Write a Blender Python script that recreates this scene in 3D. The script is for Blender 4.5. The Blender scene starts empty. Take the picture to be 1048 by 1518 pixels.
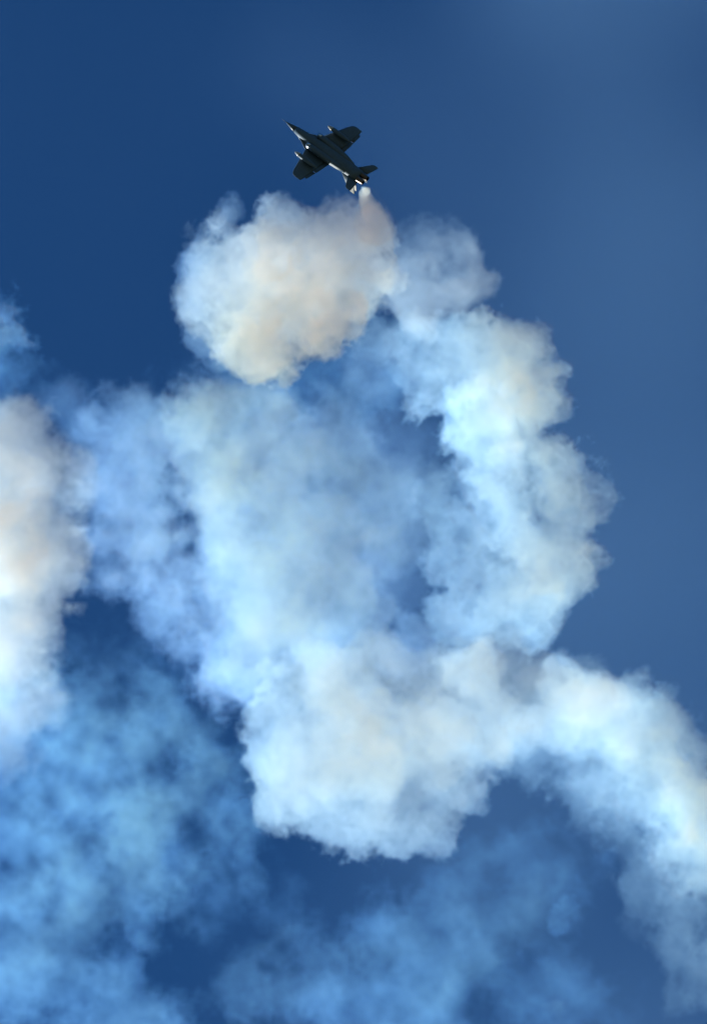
import bpy, bmesh, math, random, os
import numpy as np
from mathutils import Vector, Matrix, Euler

random.seed(4)
C = bpy.context.scene.collection
S = bpy.context.scene
R = math.radians

# ------------------------------------------------------------------ camera
DIST = 600.0                       # metres from the spectator to the smoke
PITCH = 70.0                       # the display is nearly overhead
FW, FH = 104.8, 151.8              # metres seen across / down at that distance (0.1 m per photo pixel)
cam_d = bpy.data.cameras.new('camera'); cam = bpy.data.objects.new('camera', cam_d); C.objects.link(cam)
cam.location = (0, 0, 1.7)
cam.rotation_euler = (R(90 + PITCH), 0, 0)
cam_d.sensor_fit = 'VERTICAL'; cam_d.sensor_height = 36.0
cam_d.lens = 36.0 * DIST / FH
cam_d.clip_start = 1.0; cam_d.clip_end = 20000
S.camera = cam
ROT = Euler((R(90 + PITCH), 0, 0)).to_matrix()
FWD = ROT @ Vector((0, 0, -1))
CENTRE = Vector(cam.location) + FWD * DIST
AIR = Matrix.Translation(CENTRE) @ ROT.to_4x4()     # frame of the air space: x right, y up the sky, z towards the ground

# ------------------------------------------------------------------ sky and sun
SUN_EL, SUN_AZ = 11.0, -46.0       # azimuth from the direction the viewer faces (+Y), left is negative
w = bpy.data.worlds.new('World'); S.world = w; w.use_nodes = True
nt = w.node_tree; nt.nodes.clear()
sky = nt.nodes.new('ShaderNodeTexSky'); sky.sky_type = 'NISHITA'; sky.sun_disc = False
sky.sun_elevation = R(SUN_EL); sky.sun_rotation = R(SUN_AZ)
sky.altitude = 0; sky.air_density = 1.25; sky.dust_density = 0.0; sky.ozone_density = 9.0
bg = nt.nodes.new('ShaderNodeBackground'); bg.inputs['Strength'].default_value = 0.064
wo = nt.nodes.new('ShaderNodeOutputWorld')
nt.links.new(sky.outputs[0], bg.inputs[0]); nt.links.new(bg.outputs[0], wo.inputs['Surface'])

sd = bpy.data.lights.new('sun', 'SUN'); sd.energy = 5.0; sd.angle = R(0.53); sd.color = (0.97, 0.99, 1.0)
sun = bpy.data.objects.new('sun', sd); C.objects.link(sun)
to_sun = Vector((math.sin(R(SUN_AZ)) * math.cos(R(SUN_EL)), math.cos(R(SUN_AZ)) * math.cos(R(SUN_EL)), math.sin(R(SUN_EL))))
sun.rotation_euler = to_sun.to_track_quat('Z', 'Y').to_euler()
sun.location = CENTRE + to_sun * 300

S.view_settings.view_transform = 'Standard'; S.view_settings.look = 'None'
S.view_settings.exposure = 0.85; S.view_settings.gamma = 1.0; S.view_settings.use_curve_mapping = False
S.render.engine = 'CYCLES'
cy = S.cycles
cy.volume_bounces = 13; cy.max_bounces = 15; cy.transparent_max_bounces = 48
cy.volume_step_rate = 3.0; cy.volume_max_steps = 512
cy.use_denoising = True

# ------------------------------------------------------------------ helpers
def link(o, parent=None):
    C.objects.link(o)
    if parent: o.parent = parent
    return o

def tag(o, label=None, cat=None, group=None, kind=None):
    for k, v in (('label', label), ('category', cat), ('group', group), ('kind', kind)):
        if v: o[k] = v
    return o

def bspline_w(t):
    """rows of cubic B-spline weights for positions t on a lattice"""
    i = np.floor(t).astype(int); f = t - i
    n = i.max() + 4
    W = np.zeros((len(t), n), np.float32)
    r = np.arange(len(t))
    W[r, i] = (1 - f) ** 3 / 6
    W[r, i + 1] = (3 * f ** 3 - 6 * f ** 2 + 4) / 6
    W[r, i + 2] = (-3 * f ** 3 + 3 * f ** 2 + 3 * f + 1) / 6
    W[r, i + 3] = f ** 3 / 6
    return W

def noise3(axes, wl, rng):
    """smooth band-limited noise, unit deviation, wavelength about wl"""
    Ws = []
    for a in axes:
        t = (a - a[0]) / (wl * .5) + rng.random()
        Ws.append(bspline_w(t))
    g = rng.standard_normal((Ws[0].shape[1], Ws[1].shape[1], Ws[2].shape[1])).astype(np.float32)
    g = np.tensordot(g, Ws[2], axes=(2, 1))
    g = np.tensordot(g, Ws[1], axes=(1, 1))      # x, z, y
    g = np.tensordot(g, Ws[0], axes=(0, 1))      # z, y, x
    g -= g.mean(); g /= g.std() + 1e-6
    return g                                      # indexed [z, y, x]

def smooth(a, b, x):
    t = np.clip((x - a) / (b - a), 0, 1)
    return t * t * (3 - 2 * t)

def smoke_material(name, colour, k, g=0.25):
    m = bpy.data.materials.new(name); m.use_nodes = True
    n = m.node_tree.nodes; n.clear(); L = m.node_tree.links
    out = n.new('ShaderNodeOutputMaterial')
    at = n.new('ShaderNodeAttribute'); at.attribute_name = 'density'
    mu = n.new('ShaderNodeMath'); mu.operation = 'MULTIPLY'; mu.inputs[1].default_value = k
    vs = n.new('ShaderNodeVolumeScatter'); vs.inputs['Color'].default_value = (*colour, 1); vs.inputs['Anisotropy'].default_value = g
    L.new(at.outputs['Fac'], mu.inputs[0]); L.new(mu.outputs[0], vs.inputs['Density']); L.new(vs.outputs[0], out.inputs['Volume'])
    return m

def skin_material(name, a):
    """the thin outermost film of droplets of a puff"""
    m = bpy.data.materials.new(name); m.use_nodes = True
    n = m.node_tree.nodes; n.clear(); L = m.node_tree.links
    out = n.new('ShaderNodeOutputMaterial'); mx = n.new('ShaderNodeMixShader')
    tr = n.new('ShaderNodeBsdfTransparent'); df = n.new('ShaderNodeBsdfDiffuse'); tl = n.new('ShaderNodeBsdfTranslucent'); m2 = n.new('ShaderNodeMixShader')
    for q in (df, tl): q.inputs['Color'].default_value = (.75, .78, .8, 1)
    mx.inputs[0].default_value = a
    L.new(df.outputs[0], m2.inputs[1]); L.new(tl.outputs[0], m2.inputs[2])
    L.new(tr.outputs[0], mx.inputs[1]); L.new(m2.outputs[0], mx.inputs[2]); L.new(mx.outputs[0], out.inputs['Surface'])
    return m

# oil smoke scatters blue more strongly than red, the more so the finer its droplets
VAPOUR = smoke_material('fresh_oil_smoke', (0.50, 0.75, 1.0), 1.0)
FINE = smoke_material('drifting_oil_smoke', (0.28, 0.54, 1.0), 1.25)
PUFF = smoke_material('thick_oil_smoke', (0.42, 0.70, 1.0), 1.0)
VEIL = smoke_material('sky_lightening_veil', (0.30, 0.58, 1.0), 0.01)
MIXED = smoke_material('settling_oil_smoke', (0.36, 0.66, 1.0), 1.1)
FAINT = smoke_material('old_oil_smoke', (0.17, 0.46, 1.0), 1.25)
SKIN = skin_material('smoke_skin', 0.015)

def smoke(name, label, cat, blobs, vox=3.0, seed=1, edge=8.0, warp=14.0, rough=10.0, child=6, grain=0.45, hull=0.06, group='smoke clouds left by the jet', detail=1.0, gain=1.0, kind=None, vapour=None, field=None, box=None):
    """blobs: (X, Y, Z, radius, density) in 0.1 m units of the air space, X right, Y down.  A 3-D density grid is
    worked out from puffs that carry smaller puffs, torn by noise, and handed to the object's Volume Cube."""
    rng = np.random.default_rng(seed)
    B = [tuple(b) for b in blobs]
    kids = []
    for (x, y, z, r, d) in B:
        n = int(child * (r / 50.0) ** 1.2) + 4 if child else 0
        for k in range(n):
            v = rng.standard_normal(3); v /= np.linalg.norm(v)
            q = r * rng.uniform(.22, .42)
            p = np.array((x, y, z)) + v * (r * rng.uniform(.78, .98))
            kids.append((*p, q, d))
            for j in range(2):
                v2 = rng.standard_normal(3) + v * .8; v2 /= np.linalg.norm(v2)
                kids.append((*(p + v2 * q * .9), q * rng.uniform(.3, .5), d))
    pad = warp * 2 + rough * 1.5 + edge
    A = np.array(B)
    lo = (A[:, :3] - A[:, 3:4]).min(0) - pad - 12; hi = (A[:, :3] + A[:, 3:4]).max(0) + pad + 12
    lo[0] = max(lo[0], -130); lo[1] = max(lo[1], -60); hi[0] = min(hi[0], 1180); hi[1] = min(hi[1], 1640)
    if box: lo, hi = np.array(box[0], float), np.array(box[1], float)
    nres = np.ceil((hi - lo) / vox).astype(int) + 1
    hi = lo + (nres - 1) * vox
    ax = [np.linspace(lo[i], hi[i], nres[i]).astype(np.float32) for i in range(3)]
    Z, Y, X = np.meshgrid(ax[2], ax[1], ax[0], indexing='ij')
    PX = X + warp * (noise3(ax, 110, rng) * .6 + noise3(ax, 46, rng) * .35 + noise3(ax, 22, rng) * .16)
    PY = Y + warp * (noise3(ax, 110, rng) * .6 + noise3(ax, 46, rng) * .35 + noise3(ax, 22, rng) * .16)
    PZ = Z + warp * (noise3(ax, 110, rng) * .6 + noise3(ax, 46, rng) * .35 + noise3(ax, 22, rng) * .16)
    depth = np.full(X.shape, -60.0, np.float32)          # inside positive
    num = np.zeros(X.shape, np.float32); den = np.full(X.shape, 1e-4, np.float32)
    def win(c, r):
        s = []
        for i in (2, 1, 0):
            a = int(max(0, math.floor((c[i] - r - lo[i]) / vox))); b = int(min(nres[i], math.ceil((c[i] + r - lo[i]) / vox) + 1))
            if b <= a: return None
            s.append(slice(a, b))
        return tuple(s)
    for big, lst in ((True, B), (False, kids)):
        for (x, y, z, r, d) in lst:
            s = win((x, y, z), r * (1.7 if big else 1.2) + warp * 2.2 + 8)
            if s is None: continue
            dist = np.sqrt((PX[s] - x) ** 2 + (PY[s] - y) ** 2 + (PZ[s] - z) ** 2)
            f = r - dist
            if big:
                h = np.clip(.5 + .5 * (f - depth[s]) / 18.0, 0, 1)        # smooth union
                depth[s] = depth[s] * (1 - h) + f * h + 18.0 * h * (1 - h)
                kk = np.clip(1 - (dist / (1.65 * r)) ** 2, 0, 1) ** 2
                num[s] += kk * d; den[s] += kk
            else:
                depth[s] = np.maximum(depth[s], np.minimum(f, r * .8))
    n1 = noise3(ax, 60, rng); n2 = noise3(ax, 28, rng); n3 = noise3(ax, 14, rng); n4 = noise3(ax, max(7.5, vox * 2.2), rng)
    tear = detail * rough * (n1 * .45 + (np.abs(n2) - .8) * -.55 + (np.abs(n3) - .8) * -.38 + n4 * .2)
    f = depth + tear
    dens = smooth(-edge * .25, edge, f) * num / den
    dens = dens * np.clip(1 + grain * (n1 * .4 + n2 * .45 + n3 * .25), .12, 3) * gain
    dens[num < 1e-6] = 0
    dens[dens < 0.002] = 0
    if field: dens = field(X, Y, Z, noise3(ax, 380, rng))
    for s in ((0, slice(None), slice(None)), (-1, slice(None), slice(None)), (slice(None), 0, slice(None)), (slice(None), -1, slice(None)), (slice(None), slice(None), 0), (slice(None), slice(None), -1)):
        dens[s] = 0
    # local metres about the object's own origin
    mid = (lo + hi) / 2
    N = dens.size
    me = bpy.data.meshes.new(name + '_samples'); me.vertices.add(N)
    a = me.attributes.new('smoke_density', 'FLOAT', 'POINT')
    a.data.foreach_set('value', np.ascontiguousarray(dens, np.float32).ravel())
    samples = bpy.data.objects.new(name + '_samples', me)      # plain data for the node group, not part of the scene
    mn = Vector(((lo[0] - mid[0]) * .1, -(hi[1] - mid[1]) * .1, (lo[2] - mid[2]) * .1)); mxv = -mn
    ng = bpy.data.node_groups.new(name + '_field', 'GeometryNodeTree')
    ng.interface.new_socket('Geometry', in_out='INPUT', socket_type='NodeSocketGeometry')
    ng.interface.new_socket('Geometry', in_out='OUTPUT', socket_type='NodeSocketGeometry')
    nn = ng.nodes; L = ng.links
    go = nn.new('NodeGroupOutput')
    oi = nn.new('GeometryNodeObjectInfo'); oi.transform_space = 'ORIGINAL'; oi.inputs['Object'].default_value = samples
    pos = nn.new('GeometryNodeInputPosition'); sep = nn.new('ShaderNodeSeparateXYZ'); L.new(pos.outputs[0], sep.inputs[0])
    def grid_index(sock, lo_, n, flip):
        m = nn.new('ShaderNodeMath'); m.operation = 'SUBTRACT'; L.new(sock, m.inputs[0]); m.inputs[1].default_value = lo_
        q = nn.new('ShaderNodeMath'); q.operation = 'MULTIPLY'; L.new(m.outputs[0], q.inputs[0]); q.inputs[1].default_value = 10.0 / vox
        r = nn.new('ShaderNodeMath'); r.operation = 'ROUND'; L.new(q.outputs[0], r.inputs[0])
        if flip:
            s = nn.new('ShaderNodeMath'); s.operation = 'SUBTRACT'; s.inputs[0].default_value = n - 1; L.new(r.outputs[0], s.inputs[1]); r = s
        return r.outputs[0]
    ix = grid_index(sep.outputs[0], mn.x, nres[0], False); iy = grid_index(sep.outputs[1], mn.y, nres[1], True); iz = grid_index(sep.outputs[2], mn.z, nres[2], False)
    def mad(a_, k, b_):
        m = nn.new('ShaderNodeMath'); m.operation = 'MULTIPLY_ADD'; L.new(a_, m.inputs[0]); m.inputs[1].default_value = k; L.new(b_, m.inputs[2]); return m.outputs[0]
    idx = mad(mad(iz, float(nres[1]), iy), float(nres[0]), ix)
    na = nn.new('GeometryNodeInputNamedAttribute'); na.data_type = 'FLOAT'; na.inputs['Name'].default_value = 'smoke_density'
    si = nn.new('GeometryNodeSampleIndex'); si.data_type = 'FLOAT'; si.domain = 'POINT'; si.clamp = True
    L.new(oi.outputs['Geometry'], si.inputs['Geometry']); L.new(na.outputs['Attribute'], si.inputs['Value']); L.new(idx, si.inputs['Index'])
    vc = nn.new('GeometryNodeVolumeCube')
    vc.inputs['Min'].default_value = mn; vc.inputs['Max'].default_value = mxv
    for i, ax_ in enumerate('XYZ'): vc.inputs['Resolution ' + ax_].default_value = int(nres[i])
    L.new(si.outputs['Value'], vc.inputs['Density'])
    place = AIR @ Matrix.Translation(Vector(((mid[0] - 524) * .1, -(mid[1] - 759) * .1, mid[2] * .1)))
    skin = None
    if hull:
        # the outermost skin of the smoke as a real mesh, read once from the same field
        tm = nn.new('GeometryNodeVolumeToMesh'); tm.resolution_mode = 'VOXEL_SIZE'; tm.inputs['Voxel Size'].default_value = .8; tm.inputs['Threshold'].default_value = hull
        L.new(vc.outputs[0], tm.inputs['Volume']); L.new(tm.outputs[0], go.inputs[0])
        tmp = link(bpy.data.objects.new('tmp', bpy.data.meshes.new('tmp')))
        tmp.modifiers.new('f', 'NODES').node_group = ng
        dg = bpy.context.evaluated_depsgraph_get(); dg.update()
        hm = bpy.data.meshes.new_from_object(tmp.evaluated_get(dg)); hm.name = name
        bpy.data.objects.remove(tmp)
        hm.materials.clear(); hm.materials.append(SKIN)
        hm.shade_smooth()
        bm = bmesh.new(); bm.from_mesh(hm); bm.verts.ensure_lookup_table()
        seen = set(); drop = []                       # crumbs that tore off are left to the vapour
        for v in bm.verts:
            if v.index in seen: continue
            st = [v]; comp = []; seen.add(v.index)
            while st:
                q = st.pop(); comp.append(q)
                for e in q.link_edges:
                    u = e.other_vert(q)
                    if u.index not in seen: seen.add(u.index); st.append(u)
            if len(comp) < 400: drop += comp
        bmesh.ops.delete(bm, geom=drop, context='VERTS'); bm.to_mesh(hm); bm.free()
        skin = link(bpy.data.objects.new(name, hm)); skin.matrix_world = place
        nn.remove(tm)
        print(name, 'skin', len(hm.polygons))
    vm = nn.new('GeometryNodeSetMaterial'); vm.inputs['Material'].default_value = vapour or VAPOUR; L.new(vc.outputs[0], vm.inputs['Geometry'])
    L.new(vm.outputs[0], go.inputs[0])
    vd = bpy.data.volumes.new('vapour' if skin else name)
    vo = link(bpy.data.objects.new('vapour' if skin else name, vd))
    vd.materials.append(vapour or VAPOUR)
    vo.modifiers.new('smoke', 'NODES').node_group = ng
    if skin:
        vo.parent = skin
    else:
        vo.matrix_world = place
    tag(skin or vo, label, cat, group, kind)
    print(name, tuple(nres), N, 'max', float(dens.max()))
    return skin or vo

# ------------------------------------------------------------------ ground under the display, unseen, added to bounce light onto the jet
gm = bpy.data.materials.new('dry_airfield_grass'); gm.use_nodes = True
n = gm.node_tree.nodes; L = gm.node_tree.links; b = n['Principled BSDF']; b.inputs['Roughness'].default_value = .95
tc = n.new('ShaderNodeTexCoord'); nz = n.new('ShaderNodeTexNoise'); nz.inputs['Scale'].default_value = .02; nz.inputs['Detail'].default_value = 12
cr = n.new('ShaderNodeValToRGB'); cr.color_ramp.elements[0].color = (.10, .12, .05, 1); cr.color_ramp.elements[1].color = (.26, .23, .13, 1)
L.new(tc.outputs['Object'], nz.inputs['Vector']); L.new(nz.outputs['Fac'], cr.inputs[0]); L.new(cr.outputs[0], b.inputs['Base Color'])
bm = bmesh.new(); bmesh.ops.create_grid(bm, x_segments=16, y_segments=16, size=9000)
me = bpy.data.meshes.new('ground'); bm.to_mesh(me); bm.free(); me.materials.append(gm)
tag(link(bpy.data.objects.new('ground', me)), 'unseen dry grass airfield below the display, added for bounced light', 'ground', kind='structure')

# ------------------------------------------------------------------ the jet
def paint(name, col, rough, metal=0.0, var=0.25, scale=1.5):
    m = bpy.data.materials.new(name); m.use_nodes = True
    n = m.node_tree.nodes; L = m.node_tree.links; b = n['Principled BSDF']
    tc = n.new('ShaderNodeTexCoord'); nz = n.new('ShaderNodeTexNoise'); nz.inputs['Scale'].default_value = scale; nz.inputs['Detail'].default_value = 6
    mr = n.new('ShaderNodeMapRange'); mr.inputs[3].default_value = 1 - var; mr.inputs[4].default_value = 1 + var
    mx = n.new('ShaderNodeVectorMath'); mx.operation = 'SCALE'; mx.inputs[0].default_value = col
    L.new(tc.outputs['Object'], nz.inputs['Vector']); L.new(nz.outputs['Fac'], mr.inputs[0]); L.new(mr.outputs[0], mx.inputs['Scale']); L.new(mx.outputs[0], b.inputs['Base Color'])
    b.inputs['Roughness'].default_value = rough; b.inputs['Metallic'].default_value = metal
    return m
M_GREY = paint('dark_grey_paint', (.05, .088, .12), .6)
M_DARK = paint('darker_grey_paint', (.035, .06, .08), .45)
M_TANK = paint('pale_glint_paint', (.35, .37, .38), .25)  # pale tone stands in for the glint on the tank noses
M_GLASS = paint('tinted_canopy_glass', (.40, .42, .42), .12, 1.0, .05)
M_METAL = paint('burnt_nozzle_metal', (.12, .10, .09), .35, 1.0)
M_LIP = paint('bare_metal_glint', (.55, .56, .56), .28, 1.0)  # bright metal put on the intake lip to make a glint beside the canopy

f = Vector((-.705, .554, -.44)).normalized()
u = Vector((.05, -.58, -.80)); u = (u - f * u.dot(f)).normalized()
l = u.cross(f)                                       # towards the left wing
JET = Matrix(((f.x, l.x, u.x, 0), (f.y, l.y, u.y, 0), (f.z, l.z, u.z, 0), (0, 0, 0, 1)))
JZ = 160                                               # tenths of a metre nearer than the middle of the smoke
jet = link(bpy.data.objects.new('fighter_jet', None))
JF = 1 - JZ * .1 / DIST                               # it flies lower than the smoke
jet.matrix_world = AIR @ Matrix.Translation(Vector(((482 - 524) * .1 * JF, (759 - 224) * .1 * JF, JZ * .1))) @ JET
tag(jet, 'small dark grey fighter jet banking nose up above the cream smoke puff', 'jet')

def mesh_obj(name, bm, mat, parent, smooth_=True, label=None):
    bmesh.ops.recalc_face_normals(bm, faces=bm.faces)
    me = bpy.data.meshes.new(name); bm.to_mesh(me); bm.free()
    if smooth_: me.shade_smooth()
    me.materials.append(mat)
    o = link(bpy.data.objects.new(name, me), parent)
    if label: o['label'] = label
    return o

def loft(sections, n=24, p=2.0, caps=True):
    """sections: (x, y, z, half width, half height) along the body"""
    bm = bmesh.new(); rings = []
    for (x, y, z, a, b) in sections:
        ring = []
        for k in range(n):
            t = 2 * math.pi * k / n; c, s_ = math.cos(t), math.sin(t)
            ring.append(bm.verts.new((x, y + a * math.copysign(abs(c) ** (2 / p), c), z + b * math.copysign(abs(s_) ** (2 / p), s_))))
        rings.append(ring)
    for r0, r1 in zip(rings, rings[1:]):
        for k in range(n): bm.faces.new((r0[k], r0[(k + 1) % n], r1[(k + 1) % n], r1[k]))
    if caps: bm.faces.new(rings[0]); bm.faces.new(rings[-1])
    return bm

def surface(root, tip, t0, t1, n=10, hollow=0.0):
    """a flying surface: root and tip are (leading point, trailing point), thickness t0 to t1; three spans with a rounded section"""
    bm = bmesh.new(); rings = []
    r0, r1 = Vector(root[0]), Vector(root[1]); p0, p1 = Vector(tip[0]), Vector(tip[1])
    span = ((p0 + p1) - (r0 + r1)).normalized(); nrm = span.cross((r1 - r0).normalized()).normalized()
    for j, q in enumerate((0, .5, .86, .96, 1.0)):
        a = r0.lerp(p0, q); b = r1.lerp(p1, q); th = t0 + (t1 - t0) * q
        if q > .9: a = a.lerp(b, .07 if q < 1 else .24); b = b.lerp(a, .03 if q < 1 else .1); th *= .8 if q < 1 else .4
        ring = []
        for k in range(n + 1):
            c = k / n; y = th * (1.48 * math.sqrt(c) - .63 * c - 1.76 * c * c + 1.42 * c ** 3 - .51 * c ** 4)
            ring.append(bm.verts.new(a.lerp(b, c) + nrm * y))
        for k in range(n - 1, 0, -1):
            c = k / n; y = th * (1.48 * math.sqrt(c) - .63 * c - 1.76 * c * c + 1.42 * c ** 3 - .51 * c ** 4)
            ring.append(bm.verts.new(a.lerp(b, c) - nrm * y))
        rings.append(ring)
    m = len(rings[0])
    for A_, B_ in zip(rings, rings[1:]):
        for k in range(m): bm.faces.new((A_[k], A_[(k + 1) % m], B_[(k + 1) % m], B_[k]))
    bm.faces.new(rings[0]); bm.faces.new(rings[-1])
    return bm

def flat(pts, th):
    """a plate with bevelled-off edge from an outline in x, y at height z"""
    bm = bmesh.new()
    top = [bm.verts.new((x, y, z + th)) for x, y, z in pts]; bot = [bm.verts.new((x, y, z - th)) for x, y, z in pts]
    bm.faces.new(top); bm.faces.new(bot[::-1])
    for k in range(len(pts)):
        q = (k + 1) % len(pts); bm.faces.new((top[k], bot[k], bot[q], top[q]))
    return bm

fus = mesh_obj('fuselage', loft([(5.9, 0, .0, .50, .46), (5.0, 0, .05, .62, .62), (4.0, 0, .10, .72, .75), (2.6, 0, .12, .80, .82), (1.2, 0, .08, 1.05, .80),
    (-.5, 0, .0, 1.2, .76), (-2.5, 0, .0, 1.12, .72), (-4.5, 0, .02, 1.05, .66), (-6.2, 0, .05, .99, .57), (-7.0, 0, .05, .95, .48)], p=2.4), M_GREY, jet)
mesh_obj('nose_cone', loft([(8.2, 0, -.12, .02, .02), (8.0, 0, -.11, .07, .07), (7.5, 0, -.09, .19, .18), (6.8, 0, -.05, .34, .31), (5.902, 0, .0, .49, .45)], p=2.1), M_DARK, jet)
mesh_obj('pitot_probe', loft([(9.0, 0, -.14, .015, .015), (8.1, 0, -.12, .03, .03)], n=8), M_DARK, jet)
cano = mesh_obj('canopy', loft([(5.9, 0, .42, .06, .05), (5.4, 0, .55, .33, .30), (4.7, 0, .66, .45, .52), (3.8, 0, .72, .48, .58), (2.9, 0, .76, .42, .45), (2.0, 0, .82, .20, .16), (1.5, 0, .84, .06, .03)], p=2.0), M_GLASS, jet)
for x in (4.95, 3.55):
    mesh_obj('canopy_frame', loft([(x + .05, 0, .68, .50, .575), (x - .05, 0, .69, .50, .585)], p=2.0), M_DARK, cano)
mesh_obj('spine', loft([(2.2, 0, .82, .30, .20), (0, 0, .70, .48, .28), (-3, 0, .62, .45, .22), (-5.8, 0, .50, .25, .10)], p=2.0), M_GREY, jet)
for s_ in (1, -1):
    # leading edge extension from the cockpit to the wing
    mesh_obj('strake', flat([(4.9, .55 * s_, .18), (3.8, 1.05 * s_, .16), (2.7, 1.55 * s_, .14), (1.2, 1.95 * s_, .12), (.9, .7 * s_, .12)], .05), M_GREY, jet, False)
    it = mesh_obj('air_intake', loft([(2.4, 1.15 * s_, -.42, .36, .46), (1.2, 1.16 * s_, -.40, .42, .50), (-1.2, 1.10 * s_, -.34, .46, .48), (-3.6, .95 * s_, -.24, .38, .40), (-5.0, .85 * s_, -.15, .2, .24)], p=3.2), M_GREY, jet)
    mesh_obj('intake_mouth', loft([(2.5, 1.15 * s_, -.42, .33, .43), (2.42, 1.15 * s_, -.42, .37, .47), (2.1, 1.15 * s_, -.42, .39, .49), (1.85, 1.15 * s_, -.42, .385, .485)], p=2.3), M_LIP, it)
    wing = mesh_obj('wing', surface(((2.7, .9 * s_, .12), (-1.5, .9 * s_, .12)), ((.55, 6.3 * s_, .02), (-1.35, 6.3 * s_, .02)), .11, .045), M_GREY, jet)
    mesh_obj('aileron', surface(((-1.36, 3.9 * s_, .07), (-1.95, 3.9 * s_, .06)), ((-1.33, 5.5 * s_, .03), (-1.75, 5.5 * s_, .02)), .035, .02), M_DARK, wing)
    mesh_obj('flap', surface(((-1.48, 1.2 * s_, .11), (-2.2, 1.2 * s_, .08)), ((-1.37, 3.8 * s_, .07), (-1.98, 3.8 * s_, .05)), .04, .03), M_DARK, wing)
    tank = mesh_obj('drop_tank', loft([(2.75, 3.35 * s_, -.55, .02, .02), (2.55, 3.35 * s_, -.55, .16, .16), (2.1, 3.35 * s_, -.55, .28, .28), (1.3, 3.35 * s_, -.55, .34, .34),
        (-.4, 3.35 * s_, -.55, .34, .34), (-1.3, 3.35 * s_, -.54, .20, .20), (-1.9, 3.35 * s_, -.53, .03, .03)], n=18), M_GREY, jet)
    mesh_obj('tank_nose', loft([(2.78, 3.35 * s_, -.55, .02, .02), (2.57, 3.35 * s_, -.55, .17, .17), (2.1, 3.35 * s_, -.55, .295, .295), (1.75, 3.35 * s_, -.55, .325, .325)], n=18), M_TANK, tank, label='tip of the tank, painted pale for its glint')
    mesh_obj('pylon', surface(((1.6, 3.35 * s_, .05), (-1.0, 3.35 * s_, .05)), ((1.2, 3.35 * s_, -.30), (-.8, 3.35 * s_, -.30)), .06, .06), M_GREY, tank)
    mesh_obj('tailplane', surface(((-5.6, .95 * s_, .0), (-7.6, .95 * s_, .0)), ((-7.0, 2.9 * s_, -.05), (-8.0, 2.9 * s_, -.05)), .06, .03), M_GREY, jet)
    fin = mesh_obj('fin', surface(((-3.9, .75 * s_, .45), (-6.5, .75 * s_, .42)), ((-6.0, 1.35 * s_, 2.7), (-7.2, 1.35 * s_, 2.7)), .07, .03), M_GREY, jet)
    mesh_obj('rudder', surface(((-6.5, .80 * s_, .60), (-7.1, .80 * s_, .60)), ((-6.95, 1.17 * s_, 2.0), (-7.45, 1.17 * s_, 2.0)), .04, .02), M_DARK, fin)
    nz = mesh_obj('exhaust_nozzle', loft([(-6.9, .46 * s_, .05, .46, .46), (-7.6, .46 * s_, .05, .42, .42), (-8.2, .46 * s_, .05, .34, .34)], n=20, caps=False), M_METAL, jet)
    mesh_obj('nozzle_ring', loft([(-7.0, .46 * s_, .05, .475, .475), (-7.12, .46 * s_, .05, .475, .475)], n=20), M_DARK, nz)

# ------------------------------------------------------------------ smoke
G = 'smoke left in the sky by the jet'
tr = []
for k in range(26):
    q = k / 25.0
    z = 196 - 180 * q; c = 1 - z * .1 / DIST
    x, y = 540 + 13 * q ** .6 - 3 * q * q, 274 + 69 * q
    tr.append((524 + (x - 524) * c, 759 + (y - 759) * c, z, 1.8 + 18 * q ** 1.3, .6 - .42 * q))
smoke('smoke_trail', 'narrow white smoke wisp leaving the tail of the jet', 'smoke', tr,
    vox=1.4, seed=5, edge=4, warp=6, rough=6, child=2, group=G, hull=.05)
smoke('smoke_puff', 'dense cream smoke puff just below the jet', 'smoke', [
    (335, 400, -25, 50, 0.108), (330, 445, -25, 52, 0.126), (385, 480, -25, 64, 0.198), (400, 400, -35, 80, 0.198), (450, 430, -25, 75, 0.216),
    (485, 385, -35, 72, 0.162), (535, 360, -35, 46, 0.162), (540, 410, -35, 48, 0.18), (515, 430, -35, 46, 0.18), (365, 440, -35, 70, 0.18), (547, 340, -35, 24, 0.144), (334, 320, -35, 22, 0.027),
    (298, 420, -35, 32, 0.027), (300, 380, -35, 26, 0.027), (300, 470, -35, 26, 0.027), (392, 515, -15, 46, 0.234), (345, 500, -15, 40, 0.18), (450, 492, -15, 34, 0.234), (495, 475, -15, 20, 0.234), (415, 330, -55, 40, 0.0198), (495, 330, -55, 38, 0.0198), (470, 500, 35, 36, 0.2), (515, 465, 35, 32, 0.2), (420, 530, 35, 34, 0.22), (350, 520, 30, 30, 0.17), (380, 538, 35, 24, 0.187), (300, 350, 20, 20, 0.0255), (285, 450, 20, 24, 0.0255)],
    vox=2.3, seed=12, edge=4, grain=.35, group=G, vapour=VAPOUR, warp=8)
smoke('smoke_fringe', 'thin bright blue rim of smoke along the left side of the cream puff', 'smoke', [
    (292, 400, 20, 34, .05), (282, 445, 20, 30, .05), (300, 485, 20, 30, .05), (312, 350, 20, 30, .04), (332, 312, 15, 22, .035), (335, 528, 20, 22, .05), (320, 505, 20, 26, .05)],
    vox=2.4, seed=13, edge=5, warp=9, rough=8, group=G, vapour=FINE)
smoke('smoke_wisp', 'greyish tan smoke wisp behind the right side of the cream puff', 'smoke', [
    (620, 360, -230, 42, 0.018), (655, 352, -230, 40, 0.016), (690, 400, -230, 45, 0.03), (722, 400, -230, 24, 0.03), (640, 420, -230, 56, 0.03), (590, 400, -230, 50, 0.025), (690, 430, -230, 36, 0.03)],
    vox=3.2, seed=17, group=G, gain=2.0)
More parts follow.
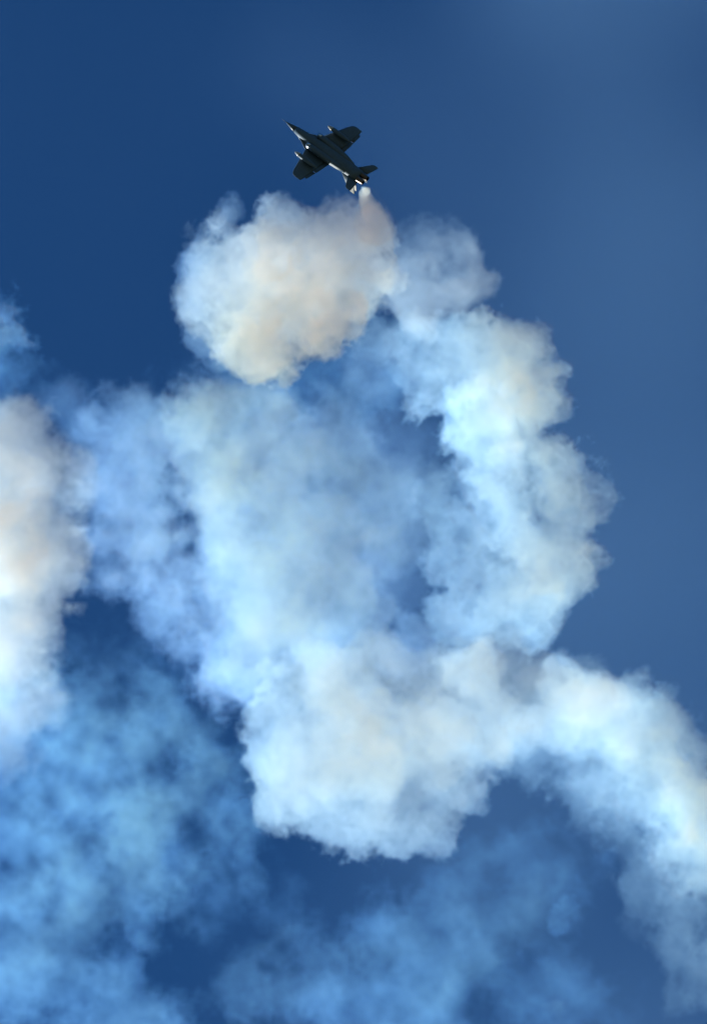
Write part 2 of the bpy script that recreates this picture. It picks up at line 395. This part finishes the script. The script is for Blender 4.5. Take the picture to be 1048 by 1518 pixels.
smoke('smoke_cloud', 'broad white blue smoke cloud curling down the right side', 'smoke', [
    (560, 490, -230, 50, 0.02), (620, 500, -240, 54, 0.045), (690, 515, -240, 58, 0.09), (760, 520, -230, 58, 0.11), (800, 530, -230, 40, 0.1),
    (740, 590, -220, 80, 0.13), (800, 600, -220, 55, 0.13), (700, 650, -220, 50, 0.1), (770, 680, -220, 58, 0.1), (840, 690, -220, 52, 0.08), (875, 705, -220, 30, 0.06),
    (760, 740, -220, 58, 0.08), (835, 755, -220, 50, 0.08), (720, 700, -220, 40, 0.06), (795, 820, -220, 60, 0.09), (848, 835, -220, 36, 0.09), (868, 865, -220, 26, 0.07),
    (825, 890, -220, 48, 0.1), (760, 880, -220, 62, 0.08), (705, 850, -230, 52, 0.035), (700, 785, -230, 50, 0.03), (715, 925, -230, 52, 0.04), (800, 930, -230, 40, 0.06),
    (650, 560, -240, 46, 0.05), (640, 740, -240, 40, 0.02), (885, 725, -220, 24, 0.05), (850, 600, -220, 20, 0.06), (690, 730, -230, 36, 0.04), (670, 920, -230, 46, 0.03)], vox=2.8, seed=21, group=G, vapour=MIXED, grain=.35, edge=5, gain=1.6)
smoke('smoke_cloud', 'wide pale blue smoke cloud filling the middle inside the curl', 'smoke', [
    (335, 650, -90, 78, 0.08), (300, 690, -90, 66, 0.07), (330, 750, -90, 78, 0.08), (400, 640, -100, 72, 0.035), (450, 700, -100, 90, 0.03), (540, 740, -100, 86, 0.025),
    (350, 830, -90, 88, 0.06), (450, 830, -90, 90, 0.045), (520, 830, -100, 66, 0.03), (600, 765, -100, 58, 0.018), (640, 730, -100, 48, 0.015), (390, 930, -80, 86, 0.07),
    (470, 940, -80, 76, 0.07), (310, 890, -80, 58, 0.05), (255, 930, -80, 46, 0.025), (200, 650, -110, 60, 0.028), (180, 700, -110, 70, 0.032), (200, 780, -110, 60, 0.04),
    (195, 850, -110, 46, 0.04), (245, 860, -100, 50, 0.03), (350, 1000, -60, 62, 0.06), (500, 610, -110, 50, 0.02), (560, 700, -100, 50, 0.025), (590, 790, -100, 56, 0.022), (520, 900, -90, 60, 0.035), (600, 960, -90, 46, 0.03),
    (280, 950, -80, 50, 0.04), (150, 660, -110, 46, 0.024), (155, 780, -110, 46, 0.028), (150, 850, -110, 36, 0.028), (420, 760, -110, 80, 0.04), (150, 720, -45, 50, 0.02), (130, 640, -45, 36, 0.0128), (100, 600, -55, 40, 0.0096), (215, 720, -40, 50, 0.024), (225, 900, -25, 46, 0.03), (600, 650, -170, 70, .006), (610, 880, -170, 60, .007), (600, 725, -100, 44, .02), (650, 800, -80, 40, .02), (570, 850, -100, 34, .012), (590, 740, -110, 62, .03), (520, 660, -110, 60, .025), (640, 770, -90, 50, .03), (560, 560, -120, 50, .014)], vox=3.6, seed=31, group=G, grain=.3, edge=20, child=3, rough=13, vapour=FINE, gain=1.7)
smoke('smoke_veil', 'faint grey smoke veil under the cream puff above the middle cloud', 'smoke', [
    (330, 575, -150, 52, .014), (420, 572, -150, 60, .014), (500, 560, -150, 60, .014), (250, 600, -150, 46, .012), (180, 620, -150, 40, .01), (560, 560, -150, 50, .012), (110, 610, -150, 46, .008), (280, 540, -150, 40, .006),
    (60, 580, -150, 40, .006)], vox=4.5, seed=41, group=G, vapour=FAINT, gain=1.3, rough=16)
smoke('smoke_puff', 'large bright smoke mass with flat left edge in the lower middle', 'smoke', [
    (480, 1020, 60, 70, 0.124), (560, 995, 60, 55, 0.093), (640, 1005, 60, 58, 0.0868), (720, 1005, 60, 58, 0.0868), (790, 1010, 60, 50, 0.0744), (455, 1110, 60, 74, 0.124),
    (540, 1100, 70, 88, 0.124), (630, 1090, 60, 76, 0.1116), (700, 1070, 60, 60, 0.093), (480, 1170, 60, 60, 0.124), (560, 1195, 60, 58, 0.1116), (620, 1215, 60, 44, 0.0868),
    (650, 1150, 60, 50, 0.0868), (430, 1160, 60, 50, 0.124), (690, 1140, 60, 40, 0.062), (780, 1060, 50, 45, 0.062), (840, 1050, 40, 50, 0.0558), (900, 1060, 30, 46, 0.0496), (930, 1040, 30, 36, 0.0372), (860, 1005, 30, 36, 0.031), (420, 1040, 50, 46, 0.108), (405, 1100, 50, 40, 0.12), (405, 1200, 60, 32, 0.144), (500, 1220, 60, 44, 0.132), (410, 1060, 50, 44, 0.093), (410, 1190, 60, 34, 0.1116), (520, 1225, 60, 36, 0.093), (590, 1240, 60, 34, 0.093), (640, 1245, 60, 26, 0.062), (540, 965, 40, 34, 0.0372), (740, 960, 40, 40, 0.0372), (420, 1120, 60, 50, 0.124), (690, 1000, -20, 50, 0.165), (660, 1080, 0, 50, 0.165), (840, 1010, -90, 44, 0.1), (890, 1040, -125, 46, 0.1), (770, 1090, -40, 44, 0.08), (830, 1080, -80, 44, 0.08), (700, 1090, 20, 56, .1), (720, 1050, 10, 50, .1), (690, 1180, 30, 26, .06)], vox=2.8, seed=51, group=G, vapour=PUFF, grain=.3, edge=6, warp=8, rough=8)
smoke('smoke_tail', 'pale smoke band running down to the lower right corner', 'smoke', [
    (880, 1080, -90, 52, 0.075), (940, 1085, -90, 46, 0.0625), (920, 1110, -90, 58, 0.0875), (965, 1130, -90, 54, 0.0875), (1000, 1180, -90, 58, 0.1), (1045, 1220, -90, 60, 0.125), (1040, 1130, -100, 38, 0.024), (905, 1160, -90, 42, 0.075), (950, 1200, -90, 48, 0.075),
    (1010, 1250, -90, 46, 0.0875), (1060, 1280, -90, 50, 0.112), (1000, 1320, -100, 38, 0.016), (1040, 1370, -100, 50, 0.016), (980, 1290, -100, 40, 0.02), (1060, 1430, -100, 50, 0.02), (800, 1115, -100, 56, 0.0176), (845, 1130, -100, 42, 0.0176), (750, 1130, -100, 40, 0.016), (880, 1200, -100, 36, 0.0096), (920, 1250, -100, 36, 0.0096), (960, 1380, -100, 30, 0.0048), (830, 1500, -100, 20, 0.008), (900, 1190, -100, 50, 0.016), (945, 1255, -100, 46, 0.0144), (975, 1330, -100, 44, 0.0128), (1015, 1420, -100, 44, 0.0112), (1040, 1480, -100, 40, 0.0096), (870, 1150, -100, 46, 0.024), (1000, 1100, -100, 40, 0.024), (900, 1060, -110, 46, .1), (950, 1050, -140, 34, .06)], vox=3.4, seed=61, group=G, vapour=MIXED, grain=.35, edge=7, gain=1.8)
smoke('smoke_wisp', 'tiny blue smoke wisp alone in the dark gap at lower right', 'smoke', [
    (838, 1345, 60, 12, 0.03), (828, 1360, 60, 14, 0.035), (818, 1376, 60, 10, 0.03), (850, 1336, 60, 8, 0.025)], vox=2.6, seed=66, group=G, vapour=FAINT, gain=1.5, rough=7, warp=10)
smoke('smoke_cloud', 'tall cream and white smoke cloud cut by the left edge', 'smoke', [
    (20, 660, 40, 74, 0.0595), (0, 720, 40, 95, 0.085), (45, 740, 40, 72, 0.0765), (75, 790, 40, 55, 0.068), (15, 820, 50, 100, 0.17), (95, 830, 40, 50, 0.0595), (60, 700, 40, 56, 0.068), (100, 720, 30, 34, 0.0255), (112, 862, 30, 30, 0.0425),
    (30, 900, 40, 74, 0.102), (5, 960, 40, 74, 0.085), (20, 1030, 30, 64, 0.0425), (55, 985, 30, 34, 0.0255), (10, 1070, 20, 56, 0.022), (60, 1040, 20, 46, 0.018), (20, 1120, 20, 50, 0.014), (70, 930, 30, 40, 0.05), (108, 855, 40, 40, .05), (118, 800, 40, 30, .03), (80, 880, 40, 46, .05)], vox=3.4, seed=71, group=G, vapour=VAPOUR, grain=.3, edge=13, gain=1.6)
smoke('smoke_puff', 'small blue smoke puff on the left edge above the tall cloud', 'smoke', [
    (5, 462, 0, 34, .06), (22, 497, 0, 28, .05), (-15, 520, 0, 40, .04), (25, 560, -20, 36, .01), (-20, 440, 0, 30, .04)], vox=3.0, seed=81, group=G, vapour=FAINT, gain=1.6)
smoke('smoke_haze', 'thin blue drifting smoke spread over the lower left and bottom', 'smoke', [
    (60, 1120, 130, 90, 0.02), (150, 1130, 130, 80, 0.02), (240, 1095, 130, 55, 0.016), (300, 1150, 130, 70, 0.016), (200, 1200, 130, 90, 0.018), (80, 1230, 130, 90, 0.018),
    (330, 1210, 130, 60, 0.014), (90, 1330, 130, 100, 0.014), (40, 1430, 130, 100, 0.012), (200, 1290, 130, 80, 0.014), (130, 1440, 130, 70, 0.01), (380, 1450, 130, 60, 0.008),
    (450, 1430, 130, 66, 0.01), (600, 1410, 130, 96, 0.009), (700, 1380, 130, 90, 0.008), (560, 1500, 130, 90, 0.01), (800, 1310, 110, 80, 0.005), (700, 1290, 110, 70, 0.005), (40, 1070, 130, 66, 0.02), (250, 1060, 110, 36, 0.012),
    (200, 960, 70, 60, 0.005), (130, 1000, 70, 60, 0.006), (330, 1330, 110, 60, 0.005), (800, 1480, 110, 80, 0.006), (200, 1520, 110, 100, 0.012), (420, 1300, 110, 50, 0.003), (300, 1280, 130, 50, 0.012), (30, 1330, 130, 70, 0.012), (900, 1490, 110, 60, 0.004), (660, 1480, 110, 80, 0.009), (480, 1490, 110, 80, 0.01), (340, 1260, 130, 50, 0.01), (60, 1060, 130, 60, 0.016), (170, 1060, 130, 40, 0.008), (130, 1190, 130, 80, 0.014), (260, 1180, 130, 70, 0.012), (350, 1120, 130, 40, 0.012), (30, 1200, 130, 70, 0.012), (150, 1110, 120, 80, .01), (290, 1130, 120, 60, .012), (60, 1150, 120, 70, .01)], vox=4.6, seed=91, group=G, vapour=FAINT, gain=2.0, kind='stuff', warp=26, rough=22, edge=30, grain=.85)

def veil(X, Y, Z, n_long):  # thin volume added to make the sky lighter towards the right
    across = .10 + .9 * smooth(300, 900, X + 70 * n_long + .12 * (Y - 700))
    fade = smooth(-900, -300, X) * smooth(2000, 1400, X) * smooth(-900, -300, Y) * smooth(2500, 1800, Y)
    return .58 * across * fade * (1 + .26 * n_long) * smooth(-560, -480, Z) * smooth(-300, -380, Z)
smoke('smoke_haze', 'faint hazy veil added to lighten the right half of the sky', 'haze', [(550, 800, -430, 1000, .001)],
    vox=24, seed=101, child=0, hull=0, group=G, kind='stuff', vapour=VEIL, field=veil, box=((-950, -950, -580), (2050, 2550, -280)))
